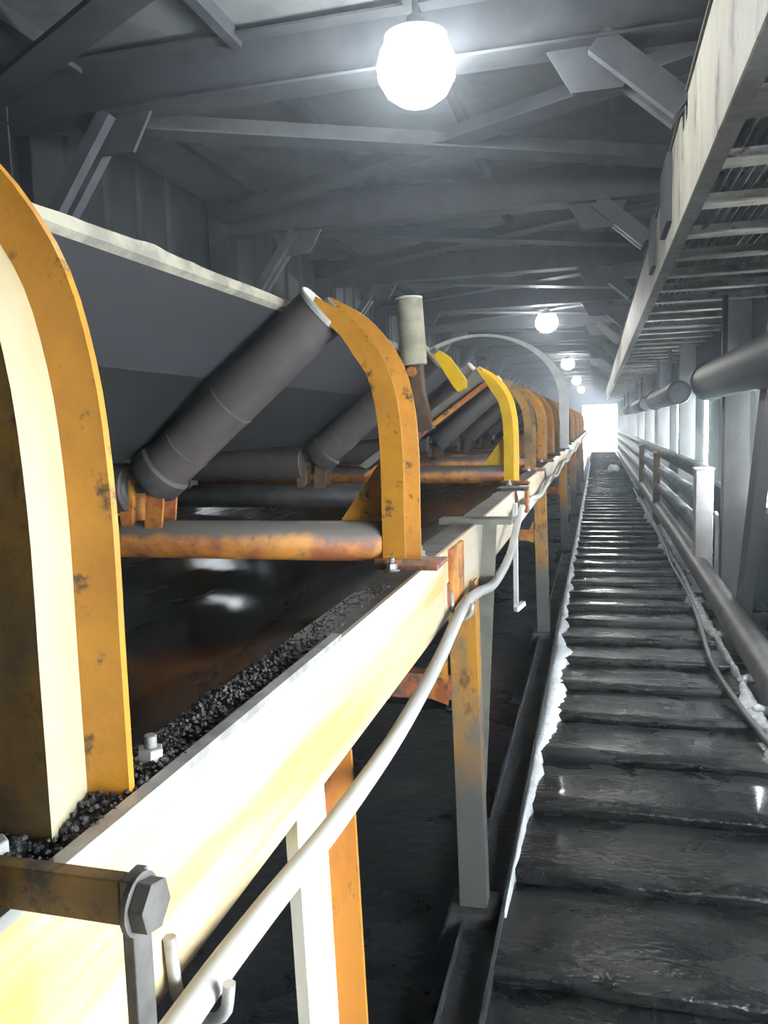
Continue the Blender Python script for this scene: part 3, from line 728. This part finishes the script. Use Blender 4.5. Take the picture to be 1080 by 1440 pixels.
# ------------------------------------------------------------------ ducts and pipes on the window side
def duct(y0, y1, r, lab):
    t = thing('round_duct', (1.02, y0, 1.84), lab, 'duct', 'dark ducts along the windows')
    L = y1 - y0
    MB().lathe((0, 0, 0), (0, 1, 0), [(0, r * .75), (.02, r * .95), (.06, r), (L - .06, r), (L - .02, r * .95), (L, r * .75)], 32).build('duct_shell', 'duct', t)
    MB().lathe((0, L - .20, 0), (0, L, 0), [(0, r), (0, r + .018), (.03, r + .018), (.03, r)], 32).build('flange_ring', 'duct', t)
    MB().box(-.02, .02, L * .3, L * .3 + .05, r - .02, .66).build('hanger', 'beam', t); MB().box(-.02, .02, L * .8, L * .8 + .05, r - .02, .66).build('hanger', 'beam', t)
duct(3.2, 8.2, .165, 'fat dark blue-green duct ending in front of the pale column')
duct(11.0, 15.6, .155, 'second dark duct hanging along the windows')
duct(18.5, 23.5, .155, 'third dark duct hanging along the windows, small')
duct(26.5, 34, .155, 'last dark duct near the bright gallery end')
for z, nm in ((.98, 'topmost'), (.70, 'middle'), (.42, 'lowest')):
    tag(MB().tube([(.985, 8.13, z), (.985, 20, z), (.985, 42, z)], .08, 20).build('service_pipe', 'pipe'), '%s of three thick grey pipes along the windows' % nm, 'pipe', 'grey service pipes')
t = thing('pipe_box', (.96, 8.02, FLOOR_Z), 'upright pale lilac-grey box closing the ends of the three pipes', 'box')
MB().box(-.07, .09, -.07, .10, 0, 1.17).build('box_body', 'box', t, .008)
MB().box(-.08, .10, -.08, .11, 1.17, 1.185).build('box_lid', 'sheet', t, .003)
t = thing('conduit', (1.05, 7.7, FLOOR_Z), 'short bent pale conduit standing beside the pipe box', 'pipe')
MB().tube(smooth_path([(0, 0, 0), (0, 0, .6), (0, .02, .72), (0, .09, .77), (0, .15, .77)], 6), .022, 12).build('bent_tube', 'box', t)
for y, lab, c in ((13.2, 'brown box post with pale top standing among the far pipes', 'amber_dirty'), (17.6, 'second, smaller brown post among the far pipes', 'brown')):
    t = thing('pipe_post', (.90, y, FLOOR_Z), lab, 'post')
    MB().box(-.05, .05, -.05, .05, 0, 1.12).build('post_body', c, t); MB().box(-.06, .10, -.06, .06, 1.12, 1.15).build('post_cap', 'sheet', t)
tp = smooth_path([(.93, -1, .05), (.93, 3, .06), (.93, 5.5, .08), (.93, 8, .10), (.93, 14, .12), (.93, 40, .12)], 6)
tag(MB().tube(tp, .095, 20).build('toe_pipe', 'toe'), 'muddy fat pipe lying along the outer edge of the walkway', 'pipe')
cp = [(.84, 2.6, .03), (.80, 3.1, .035), (.755, 3.7, .03), (.70, 4.3, .03), (.67, 4.9, .03), (.68, 5.4, .03), (.72, 6.2, .03), (.74, 7.2, .03), (.73, 8.5, .03), (.76, 10, .03), (.75, 13, .03), (.76, 18, .03)]
tag(MB().tube(smooth_path(cp, 8), .016, 10).build('loose_cable', 'cable_dark'), 'loose dark cable winding along the walkway beside the muddy pipe', 'cable')
rr = random.Random(11)
for k, (x, y, r) in enumerate(((.80, 4.25, .05), (.82, 4.75, .045), (.79, 5.7, .05), (.80, 6.8, .05), (.79, 3.75, .055))):
    tag(MB().lump((x, y, .02), r, k + 20, .6, 3).build('residue_clump', 'residue_grey'),
        ['pale clump against the muddy pipe, second from the camera', 'pale clump against the muddy pipe, third from the camera', 'pale clump against the muddy pipe, fourth from the camera', 'pale clump against the muddy pipe, fifth from the camera', 'pale clump against the muddy pipe, closest to the camera'][k], 'clump', 'clumps by the toe pipe')
tag(MB().lump((.45, 24, .10), .16, 3, .8, 3).build('white_clump', 'residue'), 'white clump lying far down the walkway', 'clump')

# ------------------------------------------------------------------ dusty air of the gallery
hz = bpy.data.materials.new('dusty_air'); hz.use_nodes = True
nt = hz.node_tree; nt.nodes.clear()
vs = nt.nodes.new('ShaderNodeVolumeScatter'); vs.inputs['Color'].default_value = (0.74, 0.86, 1.0, 1); vs.inputs['Density'].default_value = HAZE; vs.inputs['Anisotropy'].default_value = 0.7
oo = nt.nodes.new('ShaderNodeOutputMaterial'); nt.links.new(vs.outputs[0], oo.inputs['Volume'])
air = MB().box(XL - .3, XR + .3, Y0 - .3, Y1 + .3, FLOOR_Z - .3, ROOF_Z + .3).build('dusty_air', hz)
tag(stuff(air), 'thin dusty haze filling the gallery', 'haze')
